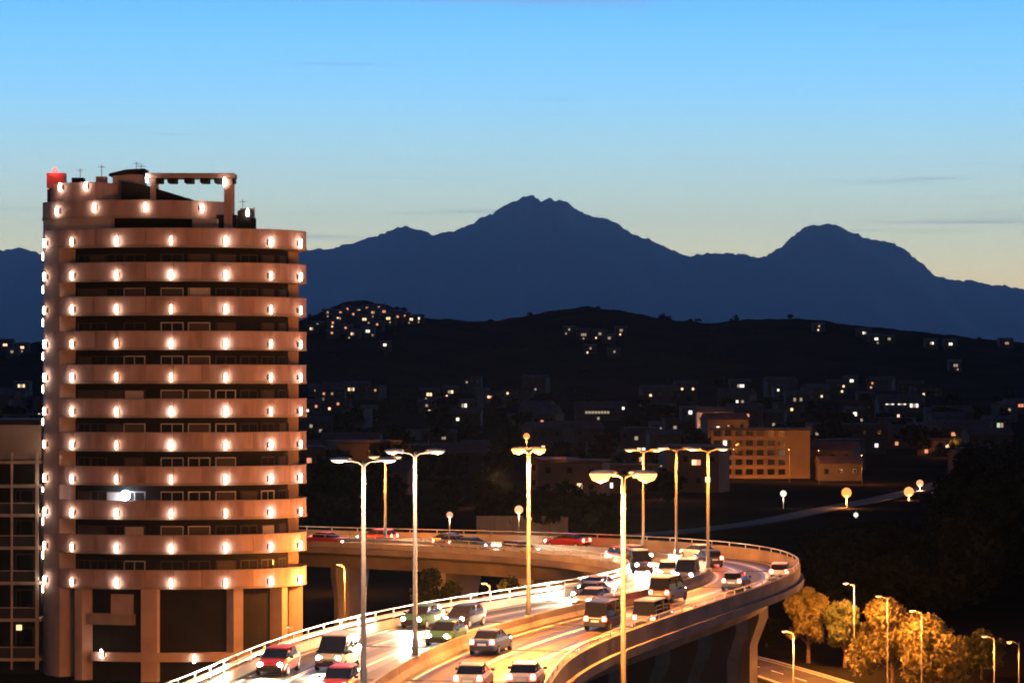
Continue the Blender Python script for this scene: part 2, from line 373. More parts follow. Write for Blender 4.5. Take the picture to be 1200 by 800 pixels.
def street_lamp(loc, h, label, arms=2, arm=1.1, glass=None, watts=4000, col=SODIUM, turn=0, r=.14, group=None, scale=1.0, lit=(1, 1), cone=168, spill=.0):
    t = thing('street_lamp', label, 'street lamp', loc, turn, group)
    MB().tube([(0, 0, 0), (0, 0, .9), (0, 0, 1.0), (0, 0, h)], [r * 1.3, r * 1.3, r, r * .6], 10).build('pole', polepaint, t, smooth=True)
    MB().box((0, 0, .03), (r * 4, r * 4, .06)).build('base_plate', steel, t)
    for k in range(arms):
        s = (-1, 1)[k]
        a = MB().tube([(0, 0, h - .25), (s * .25, 0, h - .06), (s * arm * .5, 0, h), (s * arm, 0, h + .05)], [r * .5, r * .45, r * .4, r * .35], 6).build('arm', polepaint, t)
        hd = link('lamp_head', HEAD, HEADM, t, (s * arm, 0, h + .06)); hd.scale = (s * -1 * scale, scale, scale)
        g = bpy.data.objects.new('lamp_glass', GLASS if glass is None else GLASS.copy()); C.objects.link(g); g.parent = hd
        hot = glass is sod_hot; drop = .8 if hot else .32
        if hot: g.scale = (1.15, 1.3, 2.5)           # deep bowl of the old sodium heads
        if glass: g.data.materials.clear(); g.data.materials.append(glass)
        if watts and lit[k]:                      # drop-lens luminaire: most light down, some all round
            lamp(t, (s * arm * 1.05, 0, h - drop), watts * lit[k] * (1 - spill), col, .2, 'SPOT', (0, 0, 0), R(cone), .3)
            if spill: lamp(t, (s * arm * 1.05, 0, h - drop - .02), watts * lit[k] * spill, col, .2)
    return t
GLASS.materials.append(white_glass)
def mpt(px):                                     # the median point that lies in photo column px (near limb first)
    best = min(range(NM), key=lambda i: abs(MM[i].x / MM[i].y * F + CX - px) + (MM[i].y > 214) * 1e4); return best
MEDIAN = 'double-armed lamp posts along the viaduct median'
for px, py, ty, far, gl, w, col, lab in (
        (428, 0, 540, 0, white_glass, 4600, (1, .55, .3), 'pale double-arm lamp post on the median in front of the tower, dim white heads'),
        (485, 0, 530, 0, white_glass, 4600, (1, .55, .3), 'pale double-arm lamp post on the median beside the tall dim one, level white heads'),
        (622, 0, 527, 0, sod_hot, 26000, SODIUM, 'double-arm lamp post on the median with both heads glowing bright amber'),
        (830, 0, 527, 0, None, 6500, SODIUM, 'pale lamp post at the sharpest bend of the viaduct median'),
        (795, 231, 526, 1, None, 5500, SODIUM, 'pale lamp post on the far limb just past the bend'),
        (755, 238, 528, 1, sod_mid, 6000, SODIUM, 'thin lamp post on the far limb behind the brightest amber lamp'),
        (450, 256, 536, 1, sod_mid, 9000, SODIUM, 'thin lamp post on the far limb with one warm glowing head')):
    i = mpt(px) if not far else min(range(NM), key=lambda i: abs(MM[i].x / MM[i].y * F + CX - px) + (MM[i].y < 222) * 1e4)
    p = MM[i]; d = p.y; h = EYE - (ty - HY) / F * d - DECK - .85
    street_lamp((p.x, p.y, DECK + .85), h, lab, 2, 1.15 if px != 622 else .55, gl, w, col, R(4) if not far else R(-10), r=.15 if not far else .13, group=MEDIAN, scale=1.15, spill=.4 if w > 3400 else 0)
street_lamp((6.65, 153.0, 0), EYE - (556 - HY) / F * 153, 'very tall lamp post rising outside the parapet with one blazing orange head', 2, 1.15, sod_hot, 28000, SODIUM, 0, r=.2, group=None, scale=1.7, lit=(2.0, .3), spill=.36)

# ------------------------------------------------------------------ the round tower
brick = mat('tower_render', (.56, .37, .325), .85, .22, .9, bump=.25, detail=7, stretch=(1, 1, .22))
bricks = [brick, mat('tower_render_stained', (.50, .325, .285), .88, .3, 1.1, bump=.25, detail=7, stretch=(1, 1, .2)), mat('tower_render_pale', (.60, .41, .365), .85, .25, .8, bump=.25, detail=7, stretch=(1, 1, .25))]
brick2 = mat('tower_pier_render', (.56, .41, .35), .85, .16, .4, bump=.25, detail=7)
slabm = mat('tower_slab_edge', (.42, .31, .25), .8, .12, .7)
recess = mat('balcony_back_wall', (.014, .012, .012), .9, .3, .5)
glassd = mat('dark_window_glass', (.012, .014, .018), .08, spec=.7)
framep = mat('pale_window_frame', (.55, .52, .5), .5, .1, 3)
framed = mat('brown_window_frame', (.06, .045, .035), .6)
blind = mat('pale_roller_blind', (.6, .52, .46), .8, .08, 4, stretch=(1, 1, 8))
lampg = mat('wall_lamp_glass', (.9, .85, .8), .4, emit=(1.0, .74, .56), strength=40)
lampg2 = mat('wall_lamp_glass_dim', (.9, .85, .8), .4, emit=(1.0, .68, .46), strength=24)
lampg3 = mat('wall_lamp_glass_bright', (.9, .85, .8), .4, emit=(1.0, .78, .62), strength=52)
TC = Vector((-31.6, 240.0)); TR = 12.3
TSQ = .52
def tz(py, d=TC.y - TR * TSQ): return EYE - (py - HY) / F * d
ROWS = [281, 321, 361, 401.5, 441, 481, 520.5, 560.5, 600.5, 641, 682]
def pol(r, a, z=0): return Vector((math.sin(a) * r, -math.cos(a) * r, z))
def build_tower():
    t = thing('tower_block', 'round brown apartment tower ringed with balconies and small wall lamps', 'building', (TC.x, TC.y, 0)); t.scale = (1, TSQ, 1)
    zs = [tz(y) for y in ROWS]                               # height of each row of lamps
    ztop = zs[0] + 1.02; zlow = zs[-1] - .65
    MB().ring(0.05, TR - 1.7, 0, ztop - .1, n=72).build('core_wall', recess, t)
    A0 = R(-57)
    # the blind wall that closes the balconies on one side, running round the back
    MB().ring(TR - 1.75, TR - .02, 0.2, ztop - .05, R(-150), R(-56), n=40).build('side_wall', brick2, t)
    MB().ring(TR - 1.75, TR - .02, 0.2, ztop - .05, R(112), R(150), n=20).build('side_wall', brick2, t)
    lm = MB().box((0, -.06, 0), (.26, .12, .5)).box((0, -.2, .0), (.07, .2, .07)).mesh('wall_lamp')
    gl = MB(); secs = []
    for z, r in ((-.36, .06), (-.3, .10), (.1, .12), (.28, .09), (.36, .04)):
        secs.append([Vector((math.cos(k * math.pi / 4) * r, -.36 + math.sin(k * math.pi / 4) * r, z)) for k in range(8)])
    gl = gl.loft(secs).mesh('lamp_glass'); gls = [gl, gl.copy(), gl.copy()]
    for q, m in zip(gls, (lampg, lampg2, lampg3)): q.materials.append(m)
    LR = random.Random(5); lm.materials.append(dark)
    LA = [R(a) for a in (-69, -44.5, -21, 2.3, 25.3, 48, 71)]
    fr_p = MB().box((-1.0, 0, 1.15), (.1, .12, 2.3)).box((1.0, 0, 1.15), (.1, .12, 2.3)).box((0, 0, 2.25), (1.9, .12, .1)).box((0, 0, 1.1), (.08, .11, 2.2)).mesh('frame')
    fr_d = fr_p.copy(); fr_p.materials.append(framep); fr_d.materials.append(framed)
    pane = MB().box((0, .02, 1.15), (1.9, .03, 2.2)).mesh('pane'); pane.materials.append(glassd)
    blm = MB().box((0, -.09, 1.5), (1.8, .03, 1.4)).mesh('blind'); blm.materials.append(blind); bld = MB().box((0, -.09, 1.5), (1.8, .03, 1.4)).mesh('blind'); bld.materials.append(mat('brown_roller_blind', (.10, .075, .06), .8, .1, 4, stretch=(1, 1, 8)))
    for i, z in enumerate(zs):
        zt, zb = z + 1.02, z - .65
        p = MB().ring(TR - 1.72, TR + .05, zb, zb + .25, A0, R(112), n=64).build('balcony_slab', slabm, t)
        MB().ring(TR - .2, TR + .06, zt + .003, zt + .09, A0, R(112), n=64).build('coping', slabm, p)
        ed = [A0 + (R(112) - A0) * q / 14 for q in range(15)]
        for q in range(14): MB().ring(TR - .16, TR + .004 * ((q * 7 + i * 3) % 4), zb + .25, zt, ed[q] + .0016, ed[q + 1] - .0016, n=6).build('parapet_panel', bricks[(q * 5 + i * 7) % 3], p)
        MB().ring(TR - .06, TR + .02, zb + .1, zt + .06, R(-112), A0, n=30).build('wall_band', brick, t)
        for a in LA:
            o = link('wall_lamp', lm, None, t); o.location = pol(TR + .02, a, z - .08); o.rotation_euler = (0, 0, a)
            link('lamp_glass', LR.choice(gls), None, o)
        o = link('wall_lamp', lm, None, t); o.location = pol(TR + .02, R(-99), z - 1.15); o.rotation_euler = (0, 0, R(-99)); link('lamp_glass', gl, None, o)
        if i == len(zs) - 1: continue
        zf = zs[i + 1] + 1.02 - 1.15                          # the floor this recess belongs to
        zf = zs[i + 1] - .4
        for k, a in enumerate((-48, -38, -27, -16.5, 2.5, 16, 30, 44, 58, 74, 92)):
            if i in (2, 6) and k in (2, 7): continue
            w = bpy.data.objects.new('window', None); C.objects.link(w); w.parent = t
            w.location = pol(TR - 1.74, R(a), zf); w.rotation_euler = (0, 0, R(a))
            pal = (k in (4, 5) and i not in (0, 9)) or (k == 6 and i in (4, 5, 6, 7)) or (k == 3 and i % 2 == 1) or (k == 8 and i == 7)
            link('frame', fr_p if pal else fr_d, None, w); link('pane', pane, None, w)
            if (i, k) in ((8, 3), (8, 8), (4, 3), (7, 2)) or (i == 1 and k == 5): link('blind', blm, None, w)
            elif LR.random() < .4: o = link('blind', bld, None, w); o.scale = (1, 1, LR.uniform(.4, 1)); o.location = (0, 0, 2.2 * (1 - o.scale.z))
    # one balcony with a bare white lamp burning
    zl = (zs[7] + zs[8]) / 2
    o = link('balcony_lamp', MB().box((0, 0, 0), (.5, .16, .5)).box((0, .12, .3), (.1, .3, .1)).mesh('balcony_lamp'), dark, t)
    o.location = pol(TR - 1.0, R(-19.5), zl); o.rotation_euler = (0, 0, R(-19.5))
    MB().tube([(0, -.09, 0), (0, -.22, 0)], [.45, .38], 12).build('lamp_glass', mat('cold_lamp_glass', (.9, .9, .9), .4, emit=(.72, .86, 1.0), strength=60), o)
    lamp(o, (0, -.5, 0), 260, (.62, .72, 1.0), .2)
    # penthouse: smaller ring, stair head, red beacon, pergola
    sx = TC.y / F
    def X(px): return (px - 205) * (TC.y - 9) / F
    def Z(py): return EYE - (py - HY) / F * (TC.y - 9)
    MB().ring(0.05, TR - .3, ztop - .2, ztop - .05, n=64).build('roof_slab', slabm, t)
    cx = X(160); rr = 8.9
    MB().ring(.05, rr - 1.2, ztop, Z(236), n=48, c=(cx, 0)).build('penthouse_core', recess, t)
    MB().ring(rr - .2, rr, Z(249), Z(230), R(-150), R(95), n=60, c=(cx, 0)).build('penthouse_parapet', brick, t)
    MB().ring(rr - 1.3, rr + .04, Z(249) - .2, Z(249), R(-150), R(95), n=60, c=(cx, 0)).build('penthouse_slab', slabm, t)
    MB().ring(rr - 1.25, rr - .05, ztop, Z(249) - .2, R(-150), R(-12), n=30, c=(cx, 0)).build('penthouse_wall', brick2, t)
    for px, py in ((72, 242), (118, 239), (177, 239), (240, 239)):
        a = math.asin(max(-1, min(1, (X(px) - cx) / rr))); o = link('wall_lamp', lm, None, t); o.location = pol(rr + .02, a, Z(py)) + Vector((cx, 0, 0)); o.rotation_euler = (0, 0, a); link('lamp_glass', gl, None, o)
    MB().ring(.05, rr - .6, Z(236), Z(208), R(-130), R(-24), n=40, c=(cx, 0)).build('plant_room_wall', brick, t)
    for px in (75, 107):
        a = math.asin((X(px) - cx) / (rr - .6)); o = link('wall_lamp', lm, None, t); o.location = pol(rr - .58, a, Z(213)) + Vector((cx, 0, 0)); o.rotation_euler = (0, 0, a); link('lamp_glass', gl, None, o)
    b = MB().box((X(64), -2.5, Z(204)), (1.7, 1.7, Z(195) - Z(213))).build('beacon_box', mat('red_painted_steel', (.30, .05, .05), .6, .2, 2), t)
    MB().tube([(X(62), -2.5, Z(195)), (X(62), -2.5, Z(191)), (X(62), -2.5, Z(188))], [.22, .26, .12], 10).build('beacon', mat('red_beacon_glass', (.08, .02, .02), .3, emit=(1, .12, .12), strength=2.6), b)
    lamp(b, (X(62), -3.6, Z(190)), 300, (1, .15, .12), .2)
    # stair head with a sloping roof and its long raking ramp wall
    MB().box(((X(133) + X(170)) / 2, -1.5, (Z(197) + Z(232)) / 2), (X(170) - X(133), 4.5, Z(197) - Z(232))).build('stair_head', brick2, t)
    a, bb = X(129), X(172)
    MB().loft([[Vector((a, -4.2, Z(199))), Vector((a, 1.2, Z(199))), Vector((a, 1.2, Z(196))), Vector((a, -4.2, Z(196)))],
               [Vector((X(150), -4.2, Z(197))), Vector((X(150), 1.2, Z(197))), Vector((X(150), 1.2, Z(191))), Vector((X(150), -4.2, Z(191)))],
               [Vector((bb, -4.2, Z(196))), Vector((bb, 1.2, Z(196))), Vector((bb, 1.2, Z(190))), Vector((bb, -4.2, Z(190)))]]).build('stair_roof', recess, t)
    q = [(X(145), Z(206)), (X(172), Z(210)), (X(240), Z(231)), (X(240), Z(236)), (X(145), Z(236))]
    MB().loft([[Vector((x, y, z)) for x, z in q] for y in (-5.2, -1.0)]).build('raking_roof', recess, t)
    pg = MB()
    pt = Z(203)
    pg = MB().box(((X(176) + X(283)) / 2, -6.9, (Z(197) + pt) / 2), (X(283) - X(176), .3, Z(197) - pt)).build('pergola_beam', brick2, t)
    MB().box(((X(176) + X(283)) / 2, -3.2, (Z(197) + pt) / 2), (X(283) - X(176), .3, Z(197) - pt)).build('pergola_beam', brick2, t)
    for px in (190, 207, 227, 246, 263, 277):
        MB().box((X(px), -5.05, Z(204.5)), (.75, 3.9, Z(201) - Z(209))).build('rafter', recess, t)
    for px, y in ((185, -6.9), (275, -6.9), (185, -3.2), (275, -3.2)):
        MB().box((X(px), y, (ztop + pt) / 2 - .05), (.5 if px < 200 else .75, .5, pt - ztop)).build('pergola_post', brick, t)
    for px, py in ((178, 204), (271, 208)):
        o = link('wall_lamp', lm, None, t); o.location = (X(px), -7.08, Z(py)); link('lamp_glass', gl, None, o)
    MB().box((X(292), -2, Z(252)), (X(301) - X(284), 2.4, Z(240) - Z(264))).build('tank_housing', recess, t)
    o = link('wall_lamp', lm, None, t); o.location = (X(296), -3.25, Z(243)); link('lamp_glass', gl, None, o)
    MB().tube([(X(303), -2, ztop), (X(303), -2, Z(236))], .06, 6).build('aerial_mast', steel, t)
    # roof clutter: stepped terrace walls, tanks, vents, aerials
    for px0, px1, py0, py1, y, m, nm in ((232, 262, 252, 265, -6.0, brick2, 'terrace_wall'), (255, 283, 246, 265, -3.5, recess, 'terrace_wall'), (284, 300, 236, 250, 1.5, brick2, 'terrace_wall'), (196, 214, 222, 236, -2.0, brick2, 'roof_tank'),
            (218, 226, 226, 236, -4.0, recess, 'vent'), (84, 98, 201, 208, -3.0, recess, 'vent'), (112, 124, 199, 208, -2.0, brick2, 'roof_tank'), (52, 60, 214, 232, -1.0, recess, 'vent'), (300, 306, 250, 265, -4.0, recess, 'vent')):
        MB().box(((X(px0) + X(px1)) / 2, y, (Z(py0) + Z(py1)) / 2), (X(px1) - X(px0), 2.2, Z(py0) - Z(py1))).build(nm, m, t)
    for px, py in ((92, 188), (118, 184), (160, 180), (166, 183), (289, 226)):
        MB().tube([(X(px), -2, Z(205 if px < 200 else 240)), (X(px), -2, Z(py))], .035, 5).box((X(px), -2, Z(py + 3)), (.7, .05, .05)).build('aerial', steel, t)
    # open ground storeys: piers, a mezzanine beam, dark glazing set back
    zg = zlow
    MB().ring(TR - 3.2, TR - 2.9, .1, zg - .3, R(-60), R(112), n=48).build('lobby_glazing', glassd, t)
    for a in (-44, -7.5, 33, 62, 95):
        o = MB().box((0, 0, zg / 2), (1.5 if a == -7.5 else 1.0, 1.3, zg - .02)).build('ground_column', brick2, t)
        o.location = pol(TR - 1.0, R(a)); o.rotation_euler = (0, 0, R(a))
    zm = tz(771)
    MB().ring(TR - 2.8, TR - .3, zm - .35, zm + .45, R(-36), R(40), n=30).build('mezzanine_beam', brick2, t)
    MB().ring(TR - 2.8, TR - .6, tz(733), tz(720), R(-40), R(-16), n=12).build('entrance_canopy', slabm, t)
    MB().ring(TR - 2.85, TR - 1.2, tz(725), tz(697), R(-28), R(-17), n=8).build('porch_wall', brick, t)
    for a in (-52, -48.6, 20, 28, 46, 78):
        o = MB().box((0, 0, zm / 2 + 1.2), (.14, .12, zm + 2.2)).build('mullion', framed, t); o.location = pol(TR - 2.82, R(a)); o.rotation_euler = (0, 0, R(a))
    for a, y in ((-29, 766), (12, 772), (-4, 742)):
        o = link('wall_lamp', lm, None, t); o.location = pol(TR - .28 if y > 760 else TR - 2.8, R(a), tz(y)); o.rotation_euler = (0, 0, R(a)); link('lamp_glass', gl, None, o)
build_tower()

# ------------------------------------------------------------------ the slab block beside the tower
def build_slab_block():
    d = 239.0; x1 = (47.5 - CX) / F * d; x0 = x1 - 22
    t = thing('slab_block', 'flat-roofed apartment block with pale concrete frame standing against the tower', 'building', (x1, d, 0))
    cream = mat('cream_frame', (.42, .35, .3), .8, .2, .6)
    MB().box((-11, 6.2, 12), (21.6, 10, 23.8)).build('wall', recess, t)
    z = lambda py: EYE - (py - HY) / F * d
    MB().box((-11, 5.6, (z(498) + z(538)) / 2), (22.2, 11.4, z(498) - z(538))).build('roof_parapet', mat('taupe_render', (.30, .24, .21), .85, .15, .4), t)
    for y in (541, 569, 603, 641, 682, 725, 771):
        MB().box((-11, 5.0, z(y)), (22.4, 12.2, .28)).build('floor_slab', cream, t)
    for y0, y1 in ((569, 603), (603, 641), (641, 682), (682, 725), (725, 771)):
        p = MB().box((-11, -.9, z(y1) + .62), (21.8, .08, .95)).build('balcony_panel', mat('balcony_glass', (.05, .045, .045), .25), t)
        MB().box((-11, -.9, z(y1) + 1.14), (21.9, .1, .08)).build('rail', cream, p)
        for k in range(5):
            w = MB().box((-1.7 - 4.2 * k, 1.16, (z(y0) + z(y1)) / 2 - .1), (1.7, .1, 2.1)).build('window', framed, t)
            MB().box((-1.7 - 4.2 * k, 1.1, (z(y0) + z(y1)) / 2 - .1), (1.5, .06, 1.9)).build('pane', glassd, w)
    for k in range(10):
        MB().box((-.14 - 2.35 * k, -1.0, z(498) / 2 - .9), (.3 if k == 0 else .16, .3, z(541) + .2)).build('frame_post', cream, t)
    w = MB().box((-2.2, 1.0, z(736)), (.5, .06, .5)).build('window', mat('warm_lit_window', (.9, .7, .4), .5, emit=(1, .66, .32), strength=1.6), t)
build_slab_block()

# ------------------------------------------------------------------ cars: one body of each kind, copied down the lanes
tyre_m = mat('tyre_rubber', (.02, .02, .02), .9); rim_m = mat('wheel_rim', (.45, .45, .46), .35, metal=.8)
carglass = mat('car_glass', (.012, .014, .016), .05, spec=.8)
headm = mat('headlight_glass', (.9, .9, .9), .3, emit=(1.0, .90, .72), strength=70)
tailm = mat('tail_light_glass', (.5, .02, .02), .3, emit=(1.0, .05, .025), strength=70)
platem = mat('number_plate', (.7, .7, .68), .5)
trimm = mat('black_trim', (.02, .02, .02), .5)
PAINTS = {'white': (.7, .7, .68), 'silver': (.45, .46, .48), 'black': (.015, .015, .018), 'red': (.35, .03, .025), 'blue': (.03, .07, .2), 'grey': (.14, .145, .15), 'green': (.03, .1, .06), 'beige': (.4, .35, .27)}
def chamf(hw, z0, z1, x, c=.12, tuck=.0):
    return [Vector((x, -hw + c, z0)), Vector((x, hw - c, z0)), Vector((x, hw, z0 + c)), Vector((x, hw, z1 - c * 1.3)), Vector((x, hw - c, z1)), Vector((x, -hw + c, z1)), Vector((x, -hw, z1 - c * 1.3)), Vector((x, -hw, z0 + c))]
def car_meshes(kind):
    H = {'hatchback': 1.46, 'saloon': 1.42, 'van': 1.95}[kind]; Lh = {'hatchback': 2.0, 'saloon': 2.25, 'van': 2.35}[kind]
    P = {}
    rear = Lh; body = []
    # +x is forward
    st = [(-Lh, .70, .42, .86), (-Lh + .12, .80, .30, .95), (-Lh + .6, .86, .24, .98 if kind != 'saloon' else .97), (-.4, .875, .22, .96), (.75, .875, .22, .95), (Lh - .75, .86, .22, .90 if kind != 'van' else 1.0), (Lh - .22, .80, .26, .76 if kind != 'van' else .9), (Lh, .68, .36, .62 if kind != 'van' else .75)]
    P['body'] = MB().loft([chamf(w, a, b, x) for x, w, a, b in st])
    if kind == 'hatchback': g = [(-Lh + .1, .62, .93, .97), (-Lh + .45, .62, .93, H - .1), (-Lh + .75, .63, .93, H - .03), (.25, .63, .93, H - .03), (1.05, .70, .93, .97)]
    elif kind == 'saloon': g = [(-Lh + .7, .68, .93, .97), (-Lh + 1.3, .62, .93, H - .06), (-Lh + 1.7, .62, .93, H - .03), (.25, .62, .93, H - .03), (1.1, .70, .93, .97)]
    else: g = [(-Lh + .08, .72, .93, 1.0), (-Lh + .18, .72, .93, H - .08), (-Lh + .5, .73, .93, H - .03), (.75, .73, .93, H - .04), (1.7, .76, .93, 1.02)]
    P['windows'] = MB().loft([[Vector((x, -w - .1, a)), Vector((x, w + .1, a)), Vector((x, w + .02, (a + b) / 2)), Vector((x, w, b)), Vector((x, -w, b)), Vector((x, -w - .02, (a + b) / 2))] for x, w, a, b in g])
    r0, r1 = g[-4][0] - .05, g[-2][0] + .08; hw = g[2][1] + .02
    P['roof'] = MB().loft([[Vector((x, -hw + i, z)), Vector((x, hw - i, z)), Vector((x, hw - i - .1, z + .06)), Vector((x, -hw + i + .1, z + .06))] for x, i, z in ((r0, .06, H - .07), (r0 + .3, 0, H - .035), (r1 - .3, 0, H - .035), (r1, .06, H - .07))])
    P['bumper'] = MB().box((Lh - .02, 0, .42), (.16, 1.36, .2)); P['rear_bumper'] = MB().box((-Lh + .02, 0, .46), (.16, 1.4, .22))
    P['grille'] = MB().box((Lh + .0, 0, .58), (.1, .6, .1))
    P['number_plate'] = MB().box((-Lh - .04, 0, .68), (.05, .52, .12))
    P['door_pillar'] = MB().box((0, 0, 0), (.09, .06, .52 if kind != 'van' else .9)); P['hw'] = hw
    # lit lenses
    P['headlight'] = MB().tube([(0, 0, 0), (.05, 0, 0), (.1, 0, 0)], [.15, .14, .09], 10); P['tail_light'] = MB().box((0, 0, 0), (.1, .26, .2)).box((-.02, .0, .14), (.08, .2, .08))
    P['tyre'] = MB().tube([(0, -.1, 0), (0, -.08, 0), (0, .08, 0), (0, .1, 0)], [.28, .31, .31, .28], 16); P['rim'] = MB().tube([(0, -.115, 0), (0, .115, 0)], .19, 12)
    P['mirror'] = MB().box((0, 0, 0), (.12, .2, .14))
    hw = P.pop('hw'); M = {k: v.mesh(k) for k, v in P.items()}
    for k, m in (('windows', carglass), ('bumper', trimm), ('rear_bumper', trimm), ('grille', trimm), ('number_plate', platem), ('headlight', headm), ('tail_light', tailm), ('tyre', tyre_m), ('rim', rim_m), ('mirror', trimm), ('door_pillar', trimm)): M[k].materials.append(m)
    return M, Lh
CARM = {k: car_meshes(k) for k in ('hatchback', 'saloon', 'van')}
BODY = {}
HEADW = 11000
def make_car(kind, colour, loc, rz, label, group, beam=1.0):
    M, Lh = CARM[kind]; t = thing('car', label, 'van' if kind == 'van' else 'car', loc, rz, group)
    for k in ('body', 'roof'):
        if (kind, colour, k) not in BODY:
            me = M[k].copy(); me.materials.append(mat('car_paint_' + colour, PAINTS[colour], .3, spec=.6)); BODY[(kind, colour, k)] = me
        link(k, BODY[(kind, colour, k)], None, t)
    for k in ('windows', 'bumper', 'rear_bumper', 'grille', 'number_plate'): link(k, M[k], None, t)
    
    for s in (-1, 1):
        h = link('headlight', M['headlight'], None, t, (Lh - .1, s * .56, .66 if kind != 'van' else .78))
        link('tail_light', M['tail_light'], None, t, (-Lh + .02, s * .62, .8))
        link('door_pillar', M['door_pillar'], None, t, (-.35, s * (.66 if kind != 'van' else .79), 1.2 if kind != 'van' else 1.4))
        link('mirror', M['mirror'], None, t, (.75, s * .96, 1.0))
        for x in (-Lh + .75, Lh - .75):
            w = link('wheel', M['tyre'], None, t, (x, s * .78, .31)); link('rim', M['rim'], None, w)
    lamp(t, (Lh + .12, 0, .66), HEADW * beam, (1.0, .80, .52), .25, 'SPOT', (R(90 - 5), 0, R(-90)), R(95), .8)
    return t
def cars():
    kinds = ['hatchback', 'saloon', 'hatchback', 'van', 'saloon', 'hatchback']
    cols = list(PAINTS)
    used = {}
    n = 0
    def put(s, i, fwd):
        nonlocal n
        p = off(i, s); a = off(min(i + 2, NM - 1), s) - off(max(i - 2, 0), s)
        if not fwd: a = -a
        k = kinds[(n * 5 + 1) % 6]; c = cols[(n * 3 + (n // 8)) % 8]; n += 1
        where = 'near limb' if p.y < 190 else 'bend' if p.x > 4 else 'far limb'
        lab = '%s %s with lit lamps %s the %s of the viaduct' % (c, k, 'driving away on' if fwd else 'coming down', where)
        key = (lab)
        make_car(k, c, (p.x, p.y, DECK + .006), math.atan2(a.y, a.x), lab, 'cars with headlights coming down the viaduct' if not fwd else 'cars with tail lights driving up the viaduct', (2.6 if 194 < p.y < 216 and p.x > 5 else 1.0) if not fwd else .1)
    for s, i0, st in ((-.21, 18, 24), (-.51, 10, 21), (-.80, 26, 25)):
        i = i0; k = 0
        while i < NM - 30: put(s, i, False); i += st + (k * 7) % 5; k += 1
    for s, i0, st in ((.22, 30, 34), (.51, 14, 31), (.81, 46, 37)):
        i = i0; k = 0
        while i < NM - 30: put(s, i, True); i += st + (k * 5) % 7; k += 1
cars()

# ------------------------------------------------------------------ trees
def leaves(clumps, n, size, seed):                 # many small leaf-sized faces spread through the clumps
    g = np.random.default_rng(seed); V = []
    w = np.array([c[3] * c[4] * c[5] for c in clumps]); w = w / w.sum(); cnt = np.maximum(8, (w * n).astype(int))
    for (cx, cy, cz, rx, ry, rz), k in zip(clumps, cnt):
        d = g.normal(size=(k, 3)); d /= np.linalg.norm(d, axis=1)[:, None]; r = g.uniform(.35, 1.05, (k, 1)) ** .6
        c = np.array([cx, cy, cz]) + d * r * np.array([rx, ry, rz])
        u = g.normal(size=(k, 3)); u /= np.linalg.norm(u, axis=1)[:, None]; v = np.cross(u, g.normal(size=(k, 3))); v /= np.linalg.norm(v, axis=1)[:, None]
        s = size * g.uniform(.6, 1.4, (k, 1))
        V.append(np.stack([c - u * s, c + v * s * .55, c + u * s, c - v * s * .55], 1))
    V = np.concatenate(V); m = len(V)
    me = bpy.data.meshes.new('crown'); me.vertices.add(m * 4); me.vertices.foreach_set('co', V.reshape(-1)); me.loops.add(m * 4); me.polygons.add(m)
    me.loops.foreach_set('vertex_index', np.arange(m * 4, dtype=np.int32)); me.polygons.foreach_set('loop_start', np.arange(0, m * 4, 4, dtype=np.int32)); me.polygons.foreach_set('loop_total', np.full(m, 4, np.int32))
    me.update(); me.validate(); return me
bark = mat('bark', (.09, .06, .045), .95, .3, 3, bump=.4)
leaf_g = mat('leaf_green', (.06, .075, .025), .7, .4, .6)
leaf_o = mat('leaf_olive', (.115, .10, .03), .7, .4, .6)
leaf_d = mat('leaf_dark', (.018, .024, .012), .9, .5, .3, spec=.05)
def tree(loc, h, w, seed, label, leaf, n=5000, size=.22, group=None, slim=1.0, name='tree'):
    g = random.Random(seed); t = thing(name, label, 'tree', loc, 0, group)
    mb = MB().tube([(0, 0, -.1), (.05, .03, h * .18), (-.04, .06, h * .4), (.08, 0, h * .72)], [h * .03, h * .024, h * .018, h * .006], 8)
    cl = []
    for k in range(13):
        a = k * 2.4 + g.random(); z = h * (.34 + .56 * k / 12); rad = w * .5 * (1 - ((z / h - .52) / .55) ** 2 * .8) * g.uniform(.3, 1.0)
        e = Vector((math.cos(a) * rad, math.sin(a) * rad, z))
        mb.tube([(0, 0, z * .62), tuple(e * .55 + Vector((0, 0, z * .36))), tuple(e)], [h * .011, h * .008, h * .003], 5)
        s = w * g.uniform(.11, .26); cl.append((e.x, e.y, e.z, s, s, s * g.uniform(.75, 1.15) * slim))
    mb.build('trunk', bark, t)
    cl.append((0, 0, h * .62, w * .26, w * .26, h * .2)); cl.append((.1, 0, h * .9, w * .14, w * .14, h * .09))
    link('crown', leaves(cl, n, size, seed), leaf, t)
    return t
def on(px, d): return ((px - CX) / F * d, d, float(gz((px - CX) / F * d, d)))
LIT = 'lamp-lit trees along the lower street'
for px, d, ty, w, leaf, lab in ((947, 250, 686, 4.2, leaf_o, 'slim yellow-lit tree beside the outer bend of the viaduct'), (990, 246, 702, 4.2, leaf_g, 'dim brown tree between the slim tree and the street lamp'),
                          (1046, 226, 706, 6.6, leaf_o, 'round golden lamp-lit tree beside the street'), (1098, 220, 726, 6.2, leaf_o, 'orange lamp-lit tree leaning by the parking lamps'), (898, 266, 724, 3.2, leaf_d, 'small dark tree under the viaduct bend'),
                          (1150, 236, 742, 4.6, leaf_g, 'low bushy tree beyond the orange lamp-lit one')):
    p = on(px, d); tree(p, EYE - (ty - HY) / F * d, w, int(px), lab, leaf, 6500, .21, LIT)
